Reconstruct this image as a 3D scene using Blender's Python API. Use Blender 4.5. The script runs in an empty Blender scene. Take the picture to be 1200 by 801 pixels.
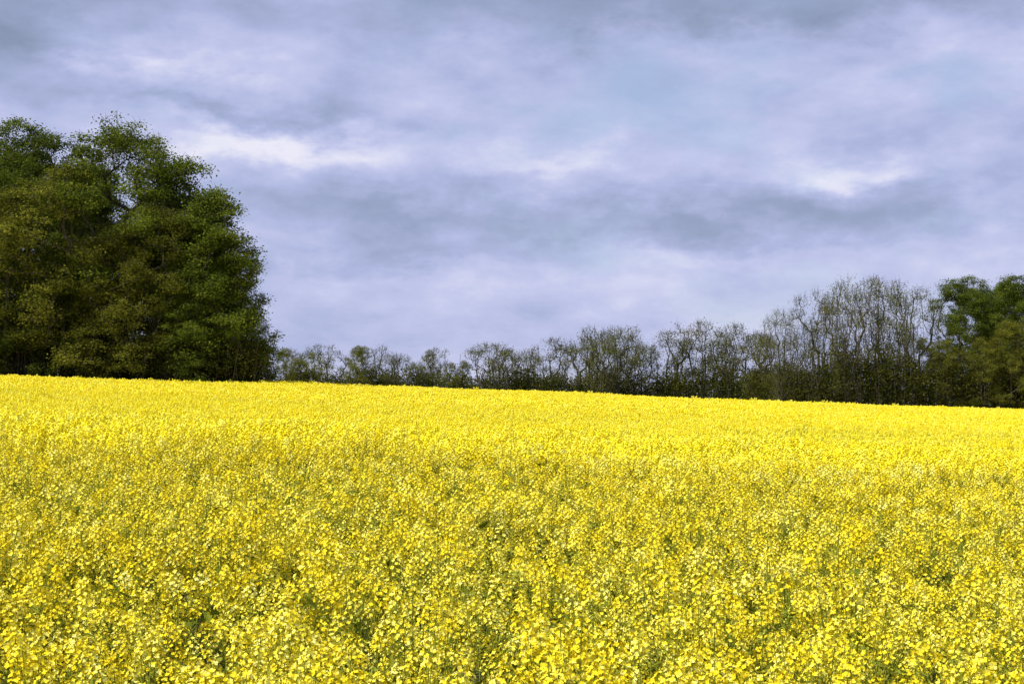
import bpy, math, numpy as np
from mathutils import Vector
rng = np.random.default_rng(7)
scene = bpy.context.scene
scene.view_settings.view_transform = 'Standard'
scene.view_settings.look = 'None'
scene.view_settings.exposure = 0

EYE = 2.65
F = 1650.0

# ------------------------------------------------------------------ terrain
_ty = np.arange(-400, 6001, 5.0)
_sl = np.interp(_ty, [-400, -60, -20, 102, 150, 230, 290, 6000], [0, 0, .022, .022, -.030, -.030, 0, 0])
_tz = np.concatenate([[0], np.cumsum((_sl[1:] + _sl[:-1]) * .5 * 5.0)])
_tz -= np.interp(0, _ty, _tz)
def ground(x, y):
    x = np.asarray(x, float); y = np.asarray(y, float)
    z = np.interp(y, _ty, _tz) - 0.040 * 90 * np.tanh(x / 90)
    near = np.exp(-((y - 21) / 8.0) ** 2)
    z = z + 0.32 * near - 0.36 * np.exp(-((y - 50 - .2 * x) / 15.0) ** 2)
    z = z + 0.10 * np.sin(x * .16 + 1.0) * np.sin(y * .11 + .4) + .03 * np.sin(x * .37 + y * .21)
    far = np.clip((y - 400) / 1500, 0, 1)
    return z + far * 3 * np.sin(x * .002)

# ------------------------------------------------------------------ materials
def new_mat(name):
    m = bpy.data.materials.new(name); m.use_nodes = True
    nt = m.node_tree; nt.nodes.clear()
    return m, nt, nt.nodes, nt.links

def leaf_mat(name, cols, transl=0.35, noise_scale=0.35, noise_amt=.35):
    m, nt, N, L = new_mat(name)
    out = N.new('ShaderNodeOutputMaterial')
    at = N.new('ShaderNodeAttribute'); at.attribute_name = 'tint'
    a = N.new('ShaderNodeMath'); a.operation = 'MULTIPLY_ADD'; a.inputs[1].default_value = .6
    a.inputs[2].default_value = .2
    L.new(at.outputs['Fac'], a.inputs[0])
    if noise_scale:
        tc = N.new('ShaderNodeTexCoord')
        nz = N.new('ShaderNodeTexNoise'); nz.inputs['Scale'].default_value = noise_scale; nz.inputs['Detail'].default_value = 1
        L.new(tc.outputs['Object'], nz.inputs['Vector'])
        b = N.new('ShaderNodeMath'); b.operation = 'MULTIPLY'; b.inputs[1].default_value = noise_amt
        L.new(nz.outputs['Fac'], b.inputs[0]); L.new(b.outputs[0], a.inputs[2])
    oi = N.new('ShaderNodeObjectInfo')
    c = N.new('ShaderNodeMath'); c.operation = 'MULTIPLY_ADD'; c.inputs[1].default_value = .12 if noise_scale else .05
    L.new(oi.outputs['Random'], c.inputs[0]); L.new(a.outputs[0], c.inputs[2])
    d = N.new('ShaderNodeMath'); d.operation = 'SUBTRACT'; d.inputs[1].default_value = .05
    L.new(c.outputs[0], d.inputs[0])
    r = N.new('ShaderNodeValToRGB')
    r.color_ramp.elements[0].position = .1; r.color_ramp.elements[0].color = (*cols[0], 1)
    r.color_ramp.elements[1].position = .9; r.color_ramp.elements[1].color = (*cols[2], 1)
    e = r.color_ramp.elements.new(.5); e.color = (*cols[1], 1)
    L.new(d.outputs[0], r.inputs['Fac'])
    df = N.new('ShaderNodeBsdfDiffuse'); L.new(r.outputs[0], df.inputs['Color'])
    last = df
    if transl > 0:
        tr = N.new('ShaderNodeBsdfTranslucent'); L.new(r.outputs[0], tr.inputs['Color'])
        mx = N.new('ShaderNodeMixShader'); mx.inputs[0].default_value = transl
        L.new(df.outputs[0], mx.inputs[1]); L.new(tr.outputs[0], mx.inputs[2]); last = mx
    L.new(last.outputs[0], out.inputs[0])
    return m

def bark_mat(name, c1, c2):
    m, nt, N, L = new_mat(name)
    out = N.new('ShaderNodeOutputMaterial'); p = N.new('ShaderNodeBsdfPrincipled')
    tc = N.new('ShaderNodeTexCoord'); mp = N.new('ShaderNodeMapping'); mp.inputs['Scale'].default_value = (6, 6, 1)
    nz = N.new('ShaderNodeTexNoise'); nz.inputs['Scale'].default_value = 2; nz.inputs['Detail'].default_value = 4
    r = N.new('ShaderNodeValToRGB'); r.color_ramp.elements[0].color = (*c1, 1); r.color_ramp.elements[1].color = (*c2, 1)
    r.color_ramp.elements[0].position = .35; r.color_ramp.elements[1].position = .65
    L.new(tc.outputs['Object'], mp.inputs[0]); L.new(mp.outputs[0], nz.inputs['Vector']); L.new(nz.outputs['Fac'], r.inputs[0])
    L.new(r.outputs[0], p.inputs['Base Color']); p.inputs['Roughness'].default_value = .9
    p.inputs['Specular IOR Level'].default_value = .1
    L.new(p.outputs[0], out.inputs[0])
    return m

M_petal = leaf_mat('rapeseed_petal', [(.86, .68, .012), (.94, .81, .03), (.97, .92, .16)], 0, 0)
M_petaln = leaf_mat('rapeseed_petal_close', [(.82, .62, .012), (.93, .79, .035), (.97, .94, .30)], 0, 0)  # darker tones lowered to paint in foreground shade; lightest tone paler lemon
M_stem = leaf_mat('rapeseed_green', [(.10, .14, .014), (.19, .225, .024), (.35, .37, .04)], 0, 0)
M_bark = bark_mat('tree_bark', (.045, .036, .024), (.12, .10, .07))
M_barkl = bark_mat('grey_brown_bark', (.055, .046, .03), (.11, .095, .065))
M_oak = leaf_mat('oak_leaves', [(.045, .066, .009), (.115, .155, .016), (.26, .30, .034)], .38, .28, .4)
M_olive = leaf_mat('young_leaves', [(.080, .092, .011), (.175, .185, .02), (.31, .31, .04)], .38, .28, .4)
M_sparse = leaf_mat('sparse_leaves', [(.09, .10, .02), (.155, .165, .030), (.24, .25, .045)], .38, .3)
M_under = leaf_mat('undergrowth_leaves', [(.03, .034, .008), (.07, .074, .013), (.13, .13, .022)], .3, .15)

# ------------------------------------------------------------------ mesh helpers
class Builder:
    def __init__(s): s.v = []; s.q = []; s.n = 0; s.mi = []; s.t = []
    def quads(s, P, mat, tint):
        n = len(P)
        if n == 0: return
        s.v.append(P.reshape(-1, 3)); s.q.append(np.arange(n * 4).reshape(n, 4) + s.n); s.n += n * 4
        s.mi.append(np.full(n, mat)); s.t.append(np.broadcast_to(np.asarray(tint, float), (n,)).copy())
    def leaves(s, C, size, mat, tint, up=0.5, aspect=.6, r=rng):
        n = len(C)
        nrm = r.normal(size=(n, 3)); nrm[:, 2] = np.abs(nrm[:, 2]) + up
        nrm /= np.linalg.norm(nrm, axis=1)[:, None]
        a = r.normal(size=(n, 3)); u = np.cross(nrm, a); u /= np.linalg.norm(u, axis=1)[:, None] + 1e-9
        w = np.cross(nrm, u)
        sz = (np.asarray(size) * r.uniform(.6, 1.3, n))[:, None]
        P = np.stack([C - u * sz * .5, C + w * sz * .5 * aspect, C + u * sz * .5, C - w * sz * .5 * aspect], 1)
        s.quads(P, mat, tint)
    def tubes(s, A, B, ra, rb, mat, sides=4, tint=.5):
        A = np.asarray(A, float); B = np.asarray(B, float); n = len(A)
        if n == 0: return
        d = B - A; d /= np.linalg.norm(d, axis=1)[:, None] + 1e-9
        ref = np.where(np.abs(d[:, 2:3]) > .9, np.array([[1., 0, 0]]), np.array([[0, 0, 1.]]))
        u = np.cross(d, ref); u /= np.linalg.norm(u, axis=1)[:, None] + 1e-9; w = np.cross(d, u)
        th = np.arange(sides) * 2 * np.pi / sides
        ring = u[:, None, :] * np.cos(th)[None, :, None] + w[:, None, :] * np.sin(th)[None, :, None]
        V1 = A[:, None] + ring * np.asarray(ra).reshape(-1, 1, 1); V2 = B[:, None] + ring * np.asarray(rb).reshape(-1, 1, 1)
        P = np.stack([V1, np.roll(V1, -1, 1), np.roll(V2, -1, 1), V2], 2).reshape(-1, 4, 3)
        s.quads(P, mat, tint)
    def arrays(s): return np.concatenate(s.v), np.concatenate(s.mi), np.concatenate(s.t)
    def mesh(s, name, mats):
        V = np.concatenate(s.v); Q = np.concatenate(s.q); MI = np.concatenate(s.mi); T = np.concatenate(s.t)
        me = bpy.data.meshes.new(name)
        me.vertices.add(len(V)); me.vertices.foreach_set('co', V.astype(np.float32).ravel())
        me.loops.add(Q.size); me.loops.foreach_set('vertex_index', Q.astype(np.int32).ravel())
        me.polygons.add(len(Q)); me.polygons.foreach_set('loop_start', (np.arange(len(Q)) * 4).astype(np.int32))
        me.polygons.foreach_set('material_index', MI.astype(np.int32))
        a = me.attributes.new('tint', 'FLOAT', 'FACE'); a.data.foreach_set('value', T.astype(np.float32))
        for m in mats: me.materials.append(m)
        me.update(calc_edges=True)
        return me

def link(ob, parent=None):
    scene.collection.objects.link(ob)
    if parent: ob.parent = parent
    return ob
def empty(name):
    e = bpy.data.objects.new(name, None); return link(e)

# ------------------------------------------------------------------ ground sheet
def axis(lim_lo, lim_hi, fine_lo, fine_hi, step, g=1.25):
    a = list(np.arange(fine_lo, fine_hi + .01, step)); s = step
    while a[-1] < lim_hi: s *= g; a.append(a[-1] + s)
    s = step
    while a[0] > lim_lo: s *= g; a.insert(0, a[0] - s)
    return np.array(a)
gx = axis(-3500, 3500, -90, 110, 2.0); gy = axis(-380, 5000, -20, 300, 2.0)
X, Y = np.meshgrid(gx, gy); Z = ground(X, Y)
V = np.stack([X, Y, Z], -1).reshape(-1, 3); nx = len(gx); ny = len(gy)
i = (np.arange(ny - 1)[:, None] * nx + np.arange(nx - 1)[None]).ravel()
Q = np.stack([i, i + 1, i + nx + 1, i + nx], 1)
me = bpy.data.meshes.new('ground'); me.from_pydata(V.tolist(), [], Q.tolist())
me.polygons.foreach_set('use_smooth', [True] * len(Q))
m, nt, N, L = new_mat('field_ground')
out = N.new('ShaderNodeOutputMaterial'); p = N.new('ShaderNodeBsdfPrincipled'); p.inputs['Roughness'].default_value = .95
tc = N.new('ShaderNodeTexCoord'); nz = N.new('ShaderNodeTexNoise'); nz.inputs['Scale'].default_value = 1.7; nz.inputs['Detail'].default_value = 5
r = N.new('ShaderNodeValToRGB'); r.color_ramp.elements[0].color = (.05, .06, .014, 1); r.color_ramp.elements[1].color = (.13, .13, .035, 1)
L.new(tc.outputs['Object'], nz.inputs['Vector']); L.new(nz.outputs['Fac'], r.inputs[0]); L.new(r.outputs[0], p.inputs['Base Color']); L.new(p.outputs[0], out.inputs[0])
me.materials.append(m)
link(bpy.data.objects.new('ground', me))

# ------------------------------------------------------------------ rapeseed plants
def raceme(b, top, axis_dir, lod, r, size=1.0):
    n = int(r.integers(17, 29)) if lod == 0 else (int(r.integers(14, 19)) if lod == 1 else 8)
    k = np.arange(n); th = k * 2.39996 + r.uniform(0, 6.28)
    length = r.uniform(.045, .10) * size
    h = -(k / n) * length
    rad = (.007 + .035 * np.sqrt(k / n)) * size * r.uniform(.7, 1.2, n)
    C = top + np.stack([np.cos(th) * rad, np.sin(th) * rad, h], 1) + axis_dir * h[:, None] * .3
    nrm = np.stack([np.cos(th) * .8, np.sin(th) * .8, .95 - .5 * k / n], 1) + r.normal(size=(n, 3)) * .4
    nrm /= np.linalg.norm(nrm, axis=1)[:, None]
    a = r.normal(size=(n, 3)); u = np.cross(nrm, a); u /= np.linalg.norm(u, axis=1)[:, None]; w = np.cross(nrm, u)
    base_t = r.uniform(.1, .8) + (.12 if lod else 0)  # middle and far petals tinted lighter, painting the sunlit band into their colour
    if lod == 0:
        fs = r.uniform(.8, 1.15, n)[:, None]
        pl = .0113 * size * fs; pw = .0053 * size * fs
        for q in range(4):
            ang = q * np.pi / 2
            d = u * math.cos(ang) + w * math.sin(ang); e = -u * math.sin(ang) + w * math.cos(ang)
            tip = C + d * pl + nrm * r.uniform(.001, .006, n)[:, None]; mid = C + d * pl * .62 + nrm * .003
            b.quads(np.stack([C, mid + e * pw, tip, mid - e * pw], 1), 0, base_t + r.uniform(-.4, .4, n))
        bc = top + r.normal(size=(6, 3)) * .008 + np.array([0, 0, .006])
        b.leaves(bc, .012, 1, .95, r=r)
    else:
        s_ = (.0165 if lod == 1 else .027) * size
        b.quads(np.stack([C - u * s_, C - w * s_, C + u * s_, C + w * s_], 1), 0, base_t + r.uniform(-.25, .25, n))

def plant(lod, r, bloom=1.0):
    b = Builder()
    H = 1.32; nb = int(r.integers(8, 15)) if lod == 0 else int(r.integers(10, 15))
    A = []; B = []; ra = []; rb = []
    lean = r.normal(size=2) * .06
    segs = np.array([[0, 0, 0], [lean[0] * .3, lean[1] * .3, .5], [lean[0] * .7, lean[1] * .7, .9], [lean[0], lean[1], H]])
    for j in range(3):
        A.append(segs[j]); B.append(segs[j + 1]); ra.append(.007 - .002 * j); rb.append(.005 - .0015 * j)
    tips = [(segs[3], np.array([0, 0, 1.]))]
    for k in range(nb):
        z0 = r.uniform(.5, .95)
        s0 = np.array([np.interp(z0, segs[:, 2], segs[:, 0]), np.interp(z0, segs[:, 2], segs[:, 1]), z0])
        th = k * 2.4 + r.uniform(-.4, .4); rr = r.uniform(.05, .25)
        top = np.array([s0[0] + math.cos(th) * rr, s0[1] + math.sin(th) * rr, H - r.uniform(0, .31 if lod == 0 else .22)])
        if top[2] < z0 + .12: top[2] = z0 + .14
        mid = s0 * .5 + top * .5 + np.array([math.cos(th), math.sin(th), 0]) * rr * .22
        A += [s0, mid]; B += [mid, top]; ra += [.003, .0024]; rb += [.0024, .0018]
        d = (top - mid); d /= np.linalg.norm(d); tips.append((top, d))
    if lod < 2: b.tubes(A, B, ra, rb, 1, 3, r.uniform(.4, .9, len(A) * 3))
    for tp, d in tips:
        if r.uniform() < bloom: raceme(b, tp, d, lod, r, r.uniform(.7, 1.25))
        else: b.leaves(tp + r.normal(size=(10, 3)) * .014, .022, 1, .95, r=r)
    if lod == 0:
        for tp, d in tips:
            n = 6; th = r.uniform(0, 6.28, n); z = -r.uniform(.07, .24, n)
            s0 = tp + d * z[:, None]; e = s0 + np.stack([np.cos(th) * .04, np.sin(th) * .04, np.full(n, .025)], 1)
            b.tubes(s0, e, np.full(n, .002), np.full(n, .0012), 1, 3, .9)
    n = [22, 10, 4][lod]
    zz = r.uniform(.2, 1.08 if lod == 0 else 1.0, n); th = r.uniform(0, 6.28, n); rr = r.uniform(.03, .18, n)
    C = np.stack([np.cos(th) * rr, np.sin(th) * rr, zz], 1)
    b.leaves(C, .11 if lod < 2 else .22, 1, r.uniform(.1, .9, n), up=.5, aspect=.32, r=r)
    return b.arrays()

def patch(name, lod, size, dens, seed, bloom):
    r = np.random.default_rng(seed)
    pool = [plant(lod, r, bloom) for _ in range(18)]
    n = int(size * size * dens); g = int(math.ceil(math.sqrt(n)))
    b = Builder(); V = []; MI = []; T = []
    for a in range(g):
        for c in range(g):
            px = (a + r.uniform(-.25, 1.25)) / g * size - size / 2; py = (c + r.uniform(-.25, 1.25)) / g * size - size / 2
            v, mi, t = pool[int(r.integers(len(pool)))]
            th = r.uniform(0, 6.28); cs, sn = math.cos(th), math.sin(th); s = 1 + r.normal() * (.08 if lod == 0 else .055)
            R = np.array([[cs, -sn, 0], [sn, cs, 0], [0, 0, 1]])
            V.append((v * s) @ R.T + np.array([px, py, 0])); MI.append(mi); T.append(t + r.uniform(-.18, .18))
    V = np.concatenate(V)
    b.v = [V]; b.q = [np.arange(len(V)).reshape(-1, 4)]; b.mi = [np.concatenate(MI)]; b.t = [np.concatenate(T)]
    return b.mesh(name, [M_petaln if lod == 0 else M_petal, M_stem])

def gn_instancer(name, coll):
    ng = bpy.data.node_groups.new(name, 'GeometryNodeTree')
    ng.interface.new_socket('Geometry', in_out='INPUT', socket_type='NodeSocketGeometry')
    ng.interface.new_socket('Geometry', in_out='OUTPUT', socket_type='NodeSocketGeometry')
    N = ng.nodes; L = ng.links
    gi = N.new('NodeGroupInput'); go = N.new('NodeGroupOutput')
    ip = N.new('GeometryNodeInstanceOnPoints'); ci = N.new('GeometryNodeCollectionInfo')
    ci.inputs['Collection'].default_value = coll
    ci.inputs['Separate Children'].default_value = True; ci.inputs['Reset Children'].default_value = True
    ip.inputs['Pick Instance'].default_value = True
    def attr(n, t):
        a = N.new('GeometryNodeInputNamedAttribute'); a.data_type = t; a.inputs['Name'].default_value = n; return a.outputs['Attribute']
    L.new(gi.outputs[0], ip.inputs['Points']); L.new(ci.outputs[0], ip.inputs['Instance'])
    L.new(attr('idx', 'INT'), ip.inputs['Instance Index'])
    L.new(attr('rot', 'FLOAT_VECTOR'), ip.inputs['Rotation'])
    L.new(attr('scl', 'FLOAT_VECTOR'), ip.inputs['Scale'])
    L.new(ip.outputs[0], go.inputs[0])
    return ng

field = empty('rapeseed_field')
def edge_y(x, y):
    t = x / np.maximum(y, 1)
    return np.interp(t, [-.20, -.14, .1, .3], [92, 132, 134, 142])
def scatter(name, lod, y0, y1, dens, size, nvar, ngreen):
    coll = bpy.data.collections.new(name + '_variants')
    for k in range(nvar):
        nm = f'{name}_stand_{k}'
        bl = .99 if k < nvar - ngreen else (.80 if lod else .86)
        coll.objects.link(bpy.data.objects.new(nm, patch(nm, lod, size, dens, 100 * lod + k, bl)))
    half = .44 * y1 + 6; K = int(half // size) + 1
    xs = (np.arange(-K, K + 1)) * size; ys = np.arange(y0 + size / 2, y1, size)
    x, y = np.meshgrid(xs, ys); x = x.ravel(); y = y.ravel()
    keep = (np.abs(x) < .44 * y + 5 + size) & (y < edge_y(x, y))
    x = x[keep]; y = y[keep]; n = len(x)
    z = ground(x, y)
    gxs = (ground(x + 1, y) - ground(x - 1, y)) / 2; gys = (ground(x, y + 1) - ground(x, y - 1)) / 2
    me = bpy.data.meshes.new(name); me.vertices.add(n)
    me.vertices.foreach_set('co', np.stack([x, y, z], 1).astype(np.float32).ravel())
    drift = np.sin(x * .11 + 1.3 * np.sin(y * .07)) * np.sin(y * .13 + .8 + .04 * x) + rng.normal(0, .45, n)
    idx = np.where(drift > .45, nvar - ngreen + rng.integers(0, ngreen, n), rng.integers(0, nvar - ngreen, n))
    a = me.attributes.new('idx', 'INT', 'POINT'); a.data.foreach_set('value', idx.astype(np.int32))
    q = rng.integers(0, 4, n) * np.pi / 2
    sx = np.cos(q) * gxs + np.sin(q) * gys; sy = -np.sin(q) * gxs + np.cos(q) * gys
    rot = np.stack([np.arctan(sy), -np.arctan(sx), q], 1)
    a = me.attributes.new('rot', 'FLOAT_VECTOR', 'POINT'); a.data.foreach_set('vector', rot.astype(np.float32).ravel())
    sc = np.stack([1.03 * np.ones(n), 1.03 * np.ones(n), rng.normal(1, .02, n)], 1)
    a = me.attributes.new('scl', 'FLOAT_VECTOR', 'POINT'); a.data.foreach_set('vector', sc.astype(np.float32).ravel())
    o = bpy.data.objects.new(name, me); link(o, field)
    md = o.modifiers.new('scatter', 'NODES'); md.node_group = gn_instancer(name + '_gn', coll)
    print(name, n)
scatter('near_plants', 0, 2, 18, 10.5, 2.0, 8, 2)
scatter('middle_plants', 1, 18, 63, 12, 3.0, 6, 2)
scatter('far_plants', 2, 63, 145, 12, 3.5, 6, 2)

# ------------------------------------------------------------------ trees
def tree(name, H, trunk_h, R, npts, seed, leaves_per, leaf_size, sigma, mats, lobes=14, shape='round', penal=.35, leaf_prob=1.0, tip_r=.018, twigs=5, up=.7, lobe_r=(.28, .48), lean_up=0.0, inner=.25):
    r = np.random.default_rng(seed); b = Builder()
    cen = []; lr = []
    ch = H - trunk_h
    for k in range(lobes):
        f = (k + r.uniform(0, 1)) / lobes
        z = trunk_h + ch * (.06 + .86 * f)
        if shape == 'round': w = R * math.sqrt(max(.08, 1 - (2 * f - .85) ** 2 * .85 if f > .42 else 1 - (f - .42) ** 2 * .9))
        elif shape == 'vase': w = R * (.25 + .85 * math.sin(min(1, f * 1.15) * math.pi * .62))
        else: w = R * (1.0 - .8 * f ** 1.6)
        th = k * 2.4 + r.uniform(-.5, .5); rr = w * r.uniform(.35, .9)
        cen.append([math.cos(th) * rr, math.sin(th) * rr, z]); lr.append(R * r.uniform(*lobe_r))
    cen.append([0, 0, H - R * .3]); lr.append(R * .33)
    cen = np.array(cen); lr = np.array(lr)
    pick = r.choice(len(cen), npts, p=lr ** 2 / np.sum(lr ** 2))
    d = r.normal(size=(npts, 3)); d /= np.linalg.norm(d, axis=1)[:, None]
    P = cen[pick] + d * (lr[pick] * r.uniform(inner, 1, npts) ** .5)[:, None] * np.array([1, 1, .8])
    P = P[P[:, 2] > trunk_h * .8]; P[:, 2] = np.minimum(P[:, 2], H)
    tn = 9; tz = np.linspace(0, trunk_h + ch * .55, tn)
    wob = np.cumsum(r.normal(size=(tn, 2)) * .02 * H / 9, 0); wob[0] = 0
    par = [-1] + list(range(tn - 1))
    order = np.argsort(np.linalg.norm(P - np.array([0, 0, trunk_h]), axis=1))
    NA = np.zeros((tn + 2 * len(P) + 5, 3)); NA[:tn] = np.column_stack([wob, tz]); PL = np.zeros(len(NA)); PL[:tn] = tz; cnt = tn
    for idx in order:
        q = P[idx]; dd = NA[:cnt] - q; dist = np.sqrt((dd ** 2).sum(1))
        hd = np.sqrt(dd[:, 0] ** 2 + dd[:, 1] ** 2)
        dz = dd[:, 2]
        cost = dist + penal * PL[:cnt] + np.maximum(0, dz + .1) * 1.2 + np.where(np.arange(cnt) < 2, 5, 0) + lean_up * hd
        j = int(np.argmin(cost)); j0 = j; dj = dist[j]
        if dj > .7:
            mid = NA[j] * .5 + q * .5 + r.normal(size=3) * dj * .05 - np.array([0, 0, dj * .06]) + np.array([-dd[j, 0], -dd[j, 1], 0]) * .08
            NA[cnt] = mid; PL[cnt] = PL[j] + dj * .5; par.append(j); j = cnt; cnt += 1
        NA[cnt] = q; PL[cnt] = PL[j0] + dj; par.append(j); cnt += 1
    NA = NA[:cnt]; par = np.array(par)
    w = np.zeros(cnt); child = np.zeros(cnt, int)
    for k in range(cnt - 1, 0, -1):
        if child[k] == 0: w[k] = 1
        w[par[k]] += w[k]; child[par[k]] += 1
    rad = tip_r * np.maximum(w, 1) ** .47
    rad[0] *= 1.25
    k = np.arange(1, cnt)
    big = w[k] > 12
    b.tubes(NA[par[k[big]]], NA[k[big]], np.minimum(rad[par[k[big]]], rad[k[big]] * 1.5), rad[k[big]], 0, 7)
    sm = k[~big]; b.tubes(NA[par[sm]], NA[sm], np.minimum(rad[par[sm]], rad[sm] * 1.5), rad[sm] * .8, 0, 3)
    tips = np.where(child == 0)[0]
    T = np.repeat(NA[tips], twigs, 0); dirs = r.normal(size=T.shape); dirs[:, 2] += up
    out_ = T - np.array([0, 0, trunk_h + ch * .3]); out_ /= np.linalg.norm(out_, axis=1)[:, None] + 1e-6
    dirs = dirs / np.linalg.norm(dirs, axis=1)[:, None] + out_ * .6; dirs /= np.linalg.norm(dirs, axis=1)[:, None]
    E = T + dirs * r.uniform(.4, 1.1, len(T))[:, None] * sigma * 1.8
    b.tubes(T, E, np.full(len(T), tip_r * .6), np.full(len(T), tip_r * .3), 0, 3)
    src = np.where(r.uniform(size=cnt) < np.where(child == 0, leaf_prob, leaf_prob * .5))[0]; src = src[src >= tn]
    m = r.integers(int(leaves_per * .5), int(leaves_per * 1.5) + 1, len(src))
    ct = np.repeat(r.uniform(0, 1, len(src)), m)
    C = np.repeat(NA[src], m, 0) + r.normal(size=(m.sum(), 3)) * sigma * np.array([1, 1, .5])
    C[:, 2] = np.maximum(C[:, 2], .2)
    b.leaves(C, leaf_size, 1, np.clip(ct * .75 + r.uniform(0, .25, len(ct)), 0, 1), up=.6, r=r)
    return b.mesh(name, mats), H

OPEN = tree('open_oak', 20, 3.5, 6.4, 860, 33, 72, .18, .36, [M_bark, M_oak], lobes=40, lobe_r=(.16, .30), inner=.1)
OAK = [tree('oak_tree_%d' % k, 20, 3.0, 6.2, 640, 20 + k, 90, .18, .34, [M_bark, M_oak], lobes=24, lobe_r=(.18, .38)) for k in range(3)]
EDGE = [tree('edge_tree_%d' % k, 14, .8, 4.6, 420, 40 + k, 95, .17, .34, [M_bark, M_oak], lobes=24, shape='cone', lobe_r=(.18, .36)) for k in range(2)]
OLIVE = [tree('young_tree_%d' % k, 16, 1.5, 4.8, 420, 60 + k, 65, .16, .34, [M_bark, M_olive], lobes=22, lobe_r=(.18, .36)) for k in range(2)]
BARE = [tree('bare_tree_%d' % k, 15, 2.2, 3.0, 420, 80 + k, 22, .15, .5, [M_barkl, M_sparse], lobes=18, shape='vase', penal=.45, leaf_prob=.9, tip_r=.020, twigs=4, up=1.6, lean_up=.9) for k in range(4)]
ROW = [tree('row_tree_%d' % k, 13, [3.6, 2.6, 4.2, 3.0, 2.2][k], [3.2, 2.5, 3.6, 2.9, 3.3][k], 280, 90 + k, 22, .18, .5, [M_barkl, M_sparse], lobes=14, shape='vase', penal=.45, leaf_prob=.75, tip_r=.024, twigs=5, up=1.4, lean_up=.7, lobe_r=(.22, .42)) for k in range(5)]

def put(kind, name, px, dist, ytop, parent=None, wide=1.0):
    me, H = kind
    x = (px - 600) / F * dist; z = float(ground(x, dist))
    top = EYE + (475 - ytop) / F * dist
    s = (top - z) / H
    o = bpy.data.objects.new(name, me); o.location = (x, dist, z - .05)
    o.scale = (s * wide, s * wide, s); o.rotation_euler = (0, 0, rng.uniform(0, 6.28))
    link(o, parent); return o

# left wood
front = [(OPEN, 146, 99, 128), (OAK[1], 28, 99, 139), (OAK[2], -75, 98, 150), (EDGE[0], 208, 99, 178), (OLIVE[0], 182, 96, 235),
         (EDGE[1], 246, 97, 222), (OLIVE[1], 75, 95, 185), (EDGE[0], 268, 97, 268), (EDGE[1], 287, 99, 348), (OLIVE[0], 5, 94, 215), (OLIVE[1], 130, 95, 265),
         (EDGE[1], -40, 94, 240), (EDGE[0], 60, 95, 290), (EDGE[1], 225, 95, 300), (OAK[2], -170, 99, 140), (OAK[1], -260, 97, 150)]
for kd, px, d, yt in front:
    put(kd, 'oak_tree' if (kd in OAK or kd is OPEN) else ('hornbeam_tree' if kd in EDGE else 'maple_tree'), px, d, yt, None, 1.0 if kd in OAK else 1.05)
back = empty('woodland_behind')
for k, (px, d, yt) in enumerate([(-100, 112, 175), (0, 113, 165), (60, 111, 180), (115, 114, 185), (185, 112, 215), (218, 115, 255), (248, 118, 300), (200, 125, 250), (100, 126, 195), (20, 124, 180), (-60, 125, 180), (258, 122, 345), (-180, 116, 170)]):
    put((OAK + EDGE)[k % 5], 'tree_%d' % k, px, d, yt, back)

# right wood
for kd, nm, px, d, yt in [(BARE[0], 'bare_tree', 915, 158, 362), (BARE[1], 'bare_tree', 960, 156, 338), (BARE[2], 'bare_tree', 992, 152, 321), (BARE[3], 'bare_tree', 1025, 155, 324),
                       (BARE[0], 'bare_tree', 1052, 151, 328), (BARE[1], 'bare_tree', 1078, 154, 342), (BARE[2], 'bare_tree', 940, 165, 372), (BARE[3], 'bare_tree', 975, 162, 345), (BARE[2], 'bare_tree', 1040, 164, 333),
                       (OAK[1], 'oak_tree', 1125, 156, 321), (OAK[2], 'oak_tree', 1165, 160, 328), (OAK[0], 'oak_tree', 1195, 154, 320), (OAK[2], 'oak_tree', 1240, 153, 316), (OAK[1], 'oak_tree', 1290, 150, 318),
                       (OAK[0], 'oak_tree', 1140, 170, 335), (OAK[1], 'oak_tree', 1180, 172, 330), (OAK[2], 'oak_tree', 1225, 170, 330),
                       (OLIVE[0], 'maple_tree', 1185, 147, 372), (OLIVE[1], 'maple_tree', 1150, 148, 392), (OLIVE[1], 'maple_tree', 1225, 147, 350), (OLIVE[0], 'maple_tree', 1105, 149, 395), (OAK[0], 'oak_tree', 1350, 150, 320)]:
    put(kd, nm, px, d, yt, None, .95)

# distant row
row = empty('distant_tree_row')
pxs = []; p_ = 334
while p_ < 905:
    pxs.append(p_); p_ += rng.choice([8, 12, 16, 22, 30], p=[.2, .25, .25, .2, .1]) + rng.uniform(-2, 2)
for k, px in enumerate(pxs):
    yt = np.interp(px, [330, 400, 480, 560, 640, 700, 760, 830, 870, 905], [412, 405, 407, 407, 396, 388, 385, 374, 380, 387]) + rng.choice([-3, 2, 7, 14]) + rng.uniform(-3, 3)
    d = np.interp(px, [330, 900], [225, 178]) + rng.uniform(-7, 12)
    dense = (px < 440 and rng.uniform() < .4) or (495 < px < 565 and rng.uniform() < .7)
    put(OLIVE[k % 2] if dense else ROW[int(rng.integers(5))], 'tree_%d' % k, px, d, yt, row, (.8 if dense else 1.1) * rng.uniform(.85, 1.2))

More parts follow.
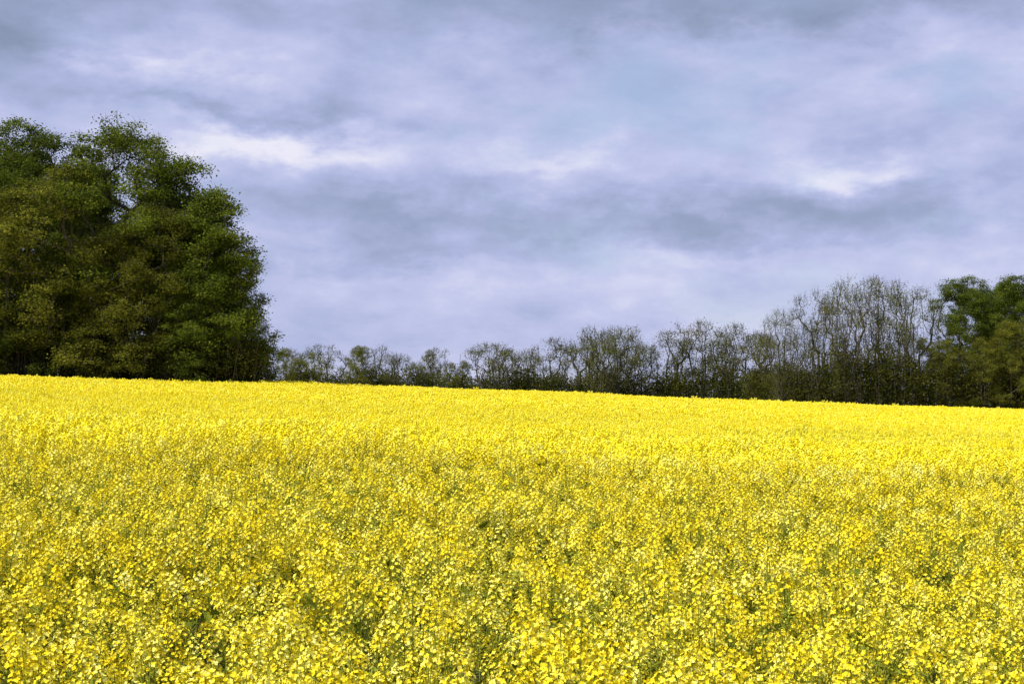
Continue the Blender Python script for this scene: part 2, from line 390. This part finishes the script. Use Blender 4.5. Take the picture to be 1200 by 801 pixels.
def under(name, pts, n, leaf, mat, depth):
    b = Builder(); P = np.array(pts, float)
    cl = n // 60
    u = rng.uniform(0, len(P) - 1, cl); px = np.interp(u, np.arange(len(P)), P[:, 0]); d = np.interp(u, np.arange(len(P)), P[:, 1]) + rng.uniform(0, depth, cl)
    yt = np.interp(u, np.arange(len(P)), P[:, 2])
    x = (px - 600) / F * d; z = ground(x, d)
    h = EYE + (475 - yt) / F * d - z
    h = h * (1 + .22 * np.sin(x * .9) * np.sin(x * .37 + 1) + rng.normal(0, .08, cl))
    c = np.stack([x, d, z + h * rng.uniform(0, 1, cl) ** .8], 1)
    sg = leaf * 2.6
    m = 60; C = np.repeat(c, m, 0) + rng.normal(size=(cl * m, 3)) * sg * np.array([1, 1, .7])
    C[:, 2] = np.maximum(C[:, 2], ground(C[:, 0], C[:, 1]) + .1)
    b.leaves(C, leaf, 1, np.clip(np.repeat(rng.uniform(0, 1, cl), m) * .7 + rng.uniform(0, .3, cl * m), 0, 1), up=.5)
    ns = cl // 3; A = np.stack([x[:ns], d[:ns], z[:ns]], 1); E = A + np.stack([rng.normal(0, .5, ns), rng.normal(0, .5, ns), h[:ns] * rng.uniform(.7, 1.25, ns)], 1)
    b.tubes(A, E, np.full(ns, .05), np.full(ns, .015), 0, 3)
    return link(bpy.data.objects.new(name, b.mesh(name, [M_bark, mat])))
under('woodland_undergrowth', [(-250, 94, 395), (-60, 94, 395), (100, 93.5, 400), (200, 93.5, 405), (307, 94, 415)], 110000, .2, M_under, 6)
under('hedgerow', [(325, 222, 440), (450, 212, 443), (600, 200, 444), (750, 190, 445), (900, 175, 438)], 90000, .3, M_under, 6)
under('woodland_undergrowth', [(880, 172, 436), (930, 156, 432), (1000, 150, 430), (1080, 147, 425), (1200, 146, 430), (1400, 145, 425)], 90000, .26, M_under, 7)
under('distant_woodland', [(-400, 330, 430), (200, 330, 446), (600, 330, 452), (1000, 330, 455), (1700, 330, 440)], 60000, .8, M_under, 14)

# ------------------------------------------------------------------ sun + sky
SUN_EL = math.radians(50); SUN_AZ = math.radians(-118)
sd = Vector((math.sin(SUN_AZ) * math.cos(SUN_EL), math.cos(SUN_AZ) * math.cos(SUN_EL), math.sin(SUN_EL)))
su = bpy.data.lights.new('sun', 'SUN'); su.energy = 4.6; su.angle = math.radians(.6); su.color = (1, .965, .90)
so = bpy.data.objects.new('sun', su); so.rotation_euler = sd.to_track_quat('Z', 'Y').to_euler(); so.location = (0, 0, 60); link(so)

w = bpy.data.worlds.new('World'); scene.world = w; w.use_nodes = True
try: w.cycles.sampling_method = 'NONE'
except Exception as ex: print(ex)
nt = w.node_tree; nt.nodes.clear(); N = nt.nodes; L = nt.links
def math_(op, a, b=None, c=None, clamp=False):
    n = N.new('ShaderNodeMath'); n.operation = op; n.use_clamp = clamp
    for k, v in enumerate([a, b, c]):
        if v is None: continue
        if isinstance(v, (int, float)): n.inputs[k].default_value = v
        else: L.new(v, n.inputs[k])
    return n.outputs[0]
tc = N.new('ShaderNodeTexCoord'); D = tc.outputs['Generated']
sep = N.new('ShaderNodeSeparateXYZ'); L.new(D, sep.inputs[0])
az = math_('ARCTAN2', sep.outputs[0], sep.outputs[1]); el = math_('ARCSINE', sep.outputs[2])
def space(k):
    c = N.new('ShaderNodeCombineXYZ'); L.new(az, c.inputs[0]); L.new(math_('MULTIPLY', el, k), c.inputs[1])
    L.new(math_('MULTIPLY', math_('COSINE', az), .6), c.inputs[2]); return c.outputs[0]
S2 = space(2.0); S4 = space(3.0)
def noise(scale, detail, rough, off, dist=0, sp=None):
    mp = N.new('ShaderNodeMapping'); mp.inputs['Location'].default_value = off; L.new(sp or S2, mp.inputs[0])
    n = N.new('ShaderNodeTexNoise'); n.inputs['Scale'].default_value = scale; n.inputs['Detail'].default_value = detail
    n.inputs['Roughness'].default_value = rough; n.inputs['Distortion'].default_value = dist
    L.new(mp.outputs[0], n.inputs['Vector']); return n.outputs['Fac']
wA = math_('SUBTRACT', noise(12, 5, .6, (3.1, 1.7, 0)), .5); wB = math_('SUBTRACT', noise(14, 5, .6, (9.1, 4.7, 2)), .5)
azw = math_('MULTIPLY_ADD', wA, .20, az); elw = math_('MULTIPLY_ADD', wB, .075, el)
def blob(px, py, sx, sy, amp):
    u0 = math.atan((px - 600) / F); v0 = math.atan((475 - py) / F); su_ = sx / F; sv = sy / F
    a = math_('MULTIPLY', math_('SUBTRACT', azw, u0), 1 / su_); b = math_('MULTIPLY', math_('SUBTRACT', elw, v0), 1 / sv)
    s = math_('MULTIPLY_ADD', a, a, math_('MULTIPLY', b, b))
    e = math_('EXPONENT', math_('MULTIPLY', s, -1.0))
    return math_('MULTIPLY', e, amp)
base = math_('MULTIPLY_ADD', math_('SUBTRACT', noise(6.0, 5, .5, (1.2, 7.3, 4), 0, S4), .5), .55, .60)
base = math_('MULTIPLY_ADD', math_('SUBTRACT', noise(19, 6, .58, (5.2, 2.3, 1)), .5), .55, base)
for bl in [(10, 50, 120, 55, -.34), (330, 10, 300, 36, -.10), (880, 8, 330, 38, -.40), (190, 88, 110, 18, .24), (310, 174, 95, 20, .34), (500, 160, 120, 18, .12),
           (620, 188, 110, 16, .20), (980, 203, 100, 20, .28), (760, 258, 330, 28, -.34), (420, 240, 160, 22, -.14), (1120, 245, 120, 24, -.12),
           (400, 300, 200, 12, -.14), (240, 132, 220, 12, -.18), (560, 330, 200, 16, .05), (850, 303, 160, 10, .08)]:
    base = math_('ADD', base, blob(*bl))
ramp = N.new('ShaderNodeValToRGB'); L.new(base, ramp.inputs[0])
cr = ramp.color_ramp
cr.elements[0].position = .05; cr.elements[0].color = (.23, .28, .41, 1)
cr.elements[1].position = .95; cr.elements[1].color = (.84, .83, .95, 1)
for pos, c in [(.30, (.325, .38, .57)), (.5, (.43, .48, .74)), (.68, (.56, .59, .845))]:
    e = cr.elements.new(pos); e.color = (*c, 1)
sky = N.new('ShaderNodeTexSky'); sky.sky_type = 'NISHITA'; sky.sun_disc = False; sky.sun_elevation = SUN_EL; sky.sun_rotation = SUN_AZ
bgs = N.new('ShaderNodeBackground'); bgs.inputs['Strength'].default_value = .15; L.new(sky.outputs[0], bgs.inputs[0])
bgc = N.new('ShaderNodeBackground'); bgc.inputs['Strength'].default_value = 1.0; L.new(ramp.outputs[0], bgc.inputs[0])
gap = math_('ADD', math_('SUBTRACT', noise(9, 4, .55, (20, 3, 8)), .5), math_('ADD', blob(760, 120, 170, 42, .24), blob(1080, 105, 130, 26, .22)))
cov = N.new('ShaderNodeMapRange'); L.new(gap, cov.inputs[0]); cov.inputs[1].default_value = .04; cov.inputs[2].default_value = .34; cov.inputs[3].default_value = .97; cov.inputs[4].default_value = .50
mx = N.new('ShaderNodeMixShader'); L.new(cov.outputs[0], mx.inputs[0]); L.new(bgs.outputs[0], mx.inputs[1]); L.new(bgc.outputs[0], mx.inputs[2])
wo = N.new('ShaderNodeOutputWorld'); L.new(mx.outputs[0], wo.inputs[0])

# ------------------------------------------------------------------ camera
cam = bpy.data.cameras.new('camera'); cam.sensor_width = 36; cam.lens = F / 1200 * 36; cam.clip_start = .1; cam.clip_end = 8000
co = bpy.data.objects.new('camera', cam); co.location = (0, 0, EYE); co.rotation_euler = (math.radians(90) + math.atan(74.5 / F), 0, 0); link(co)
scene.camera = co
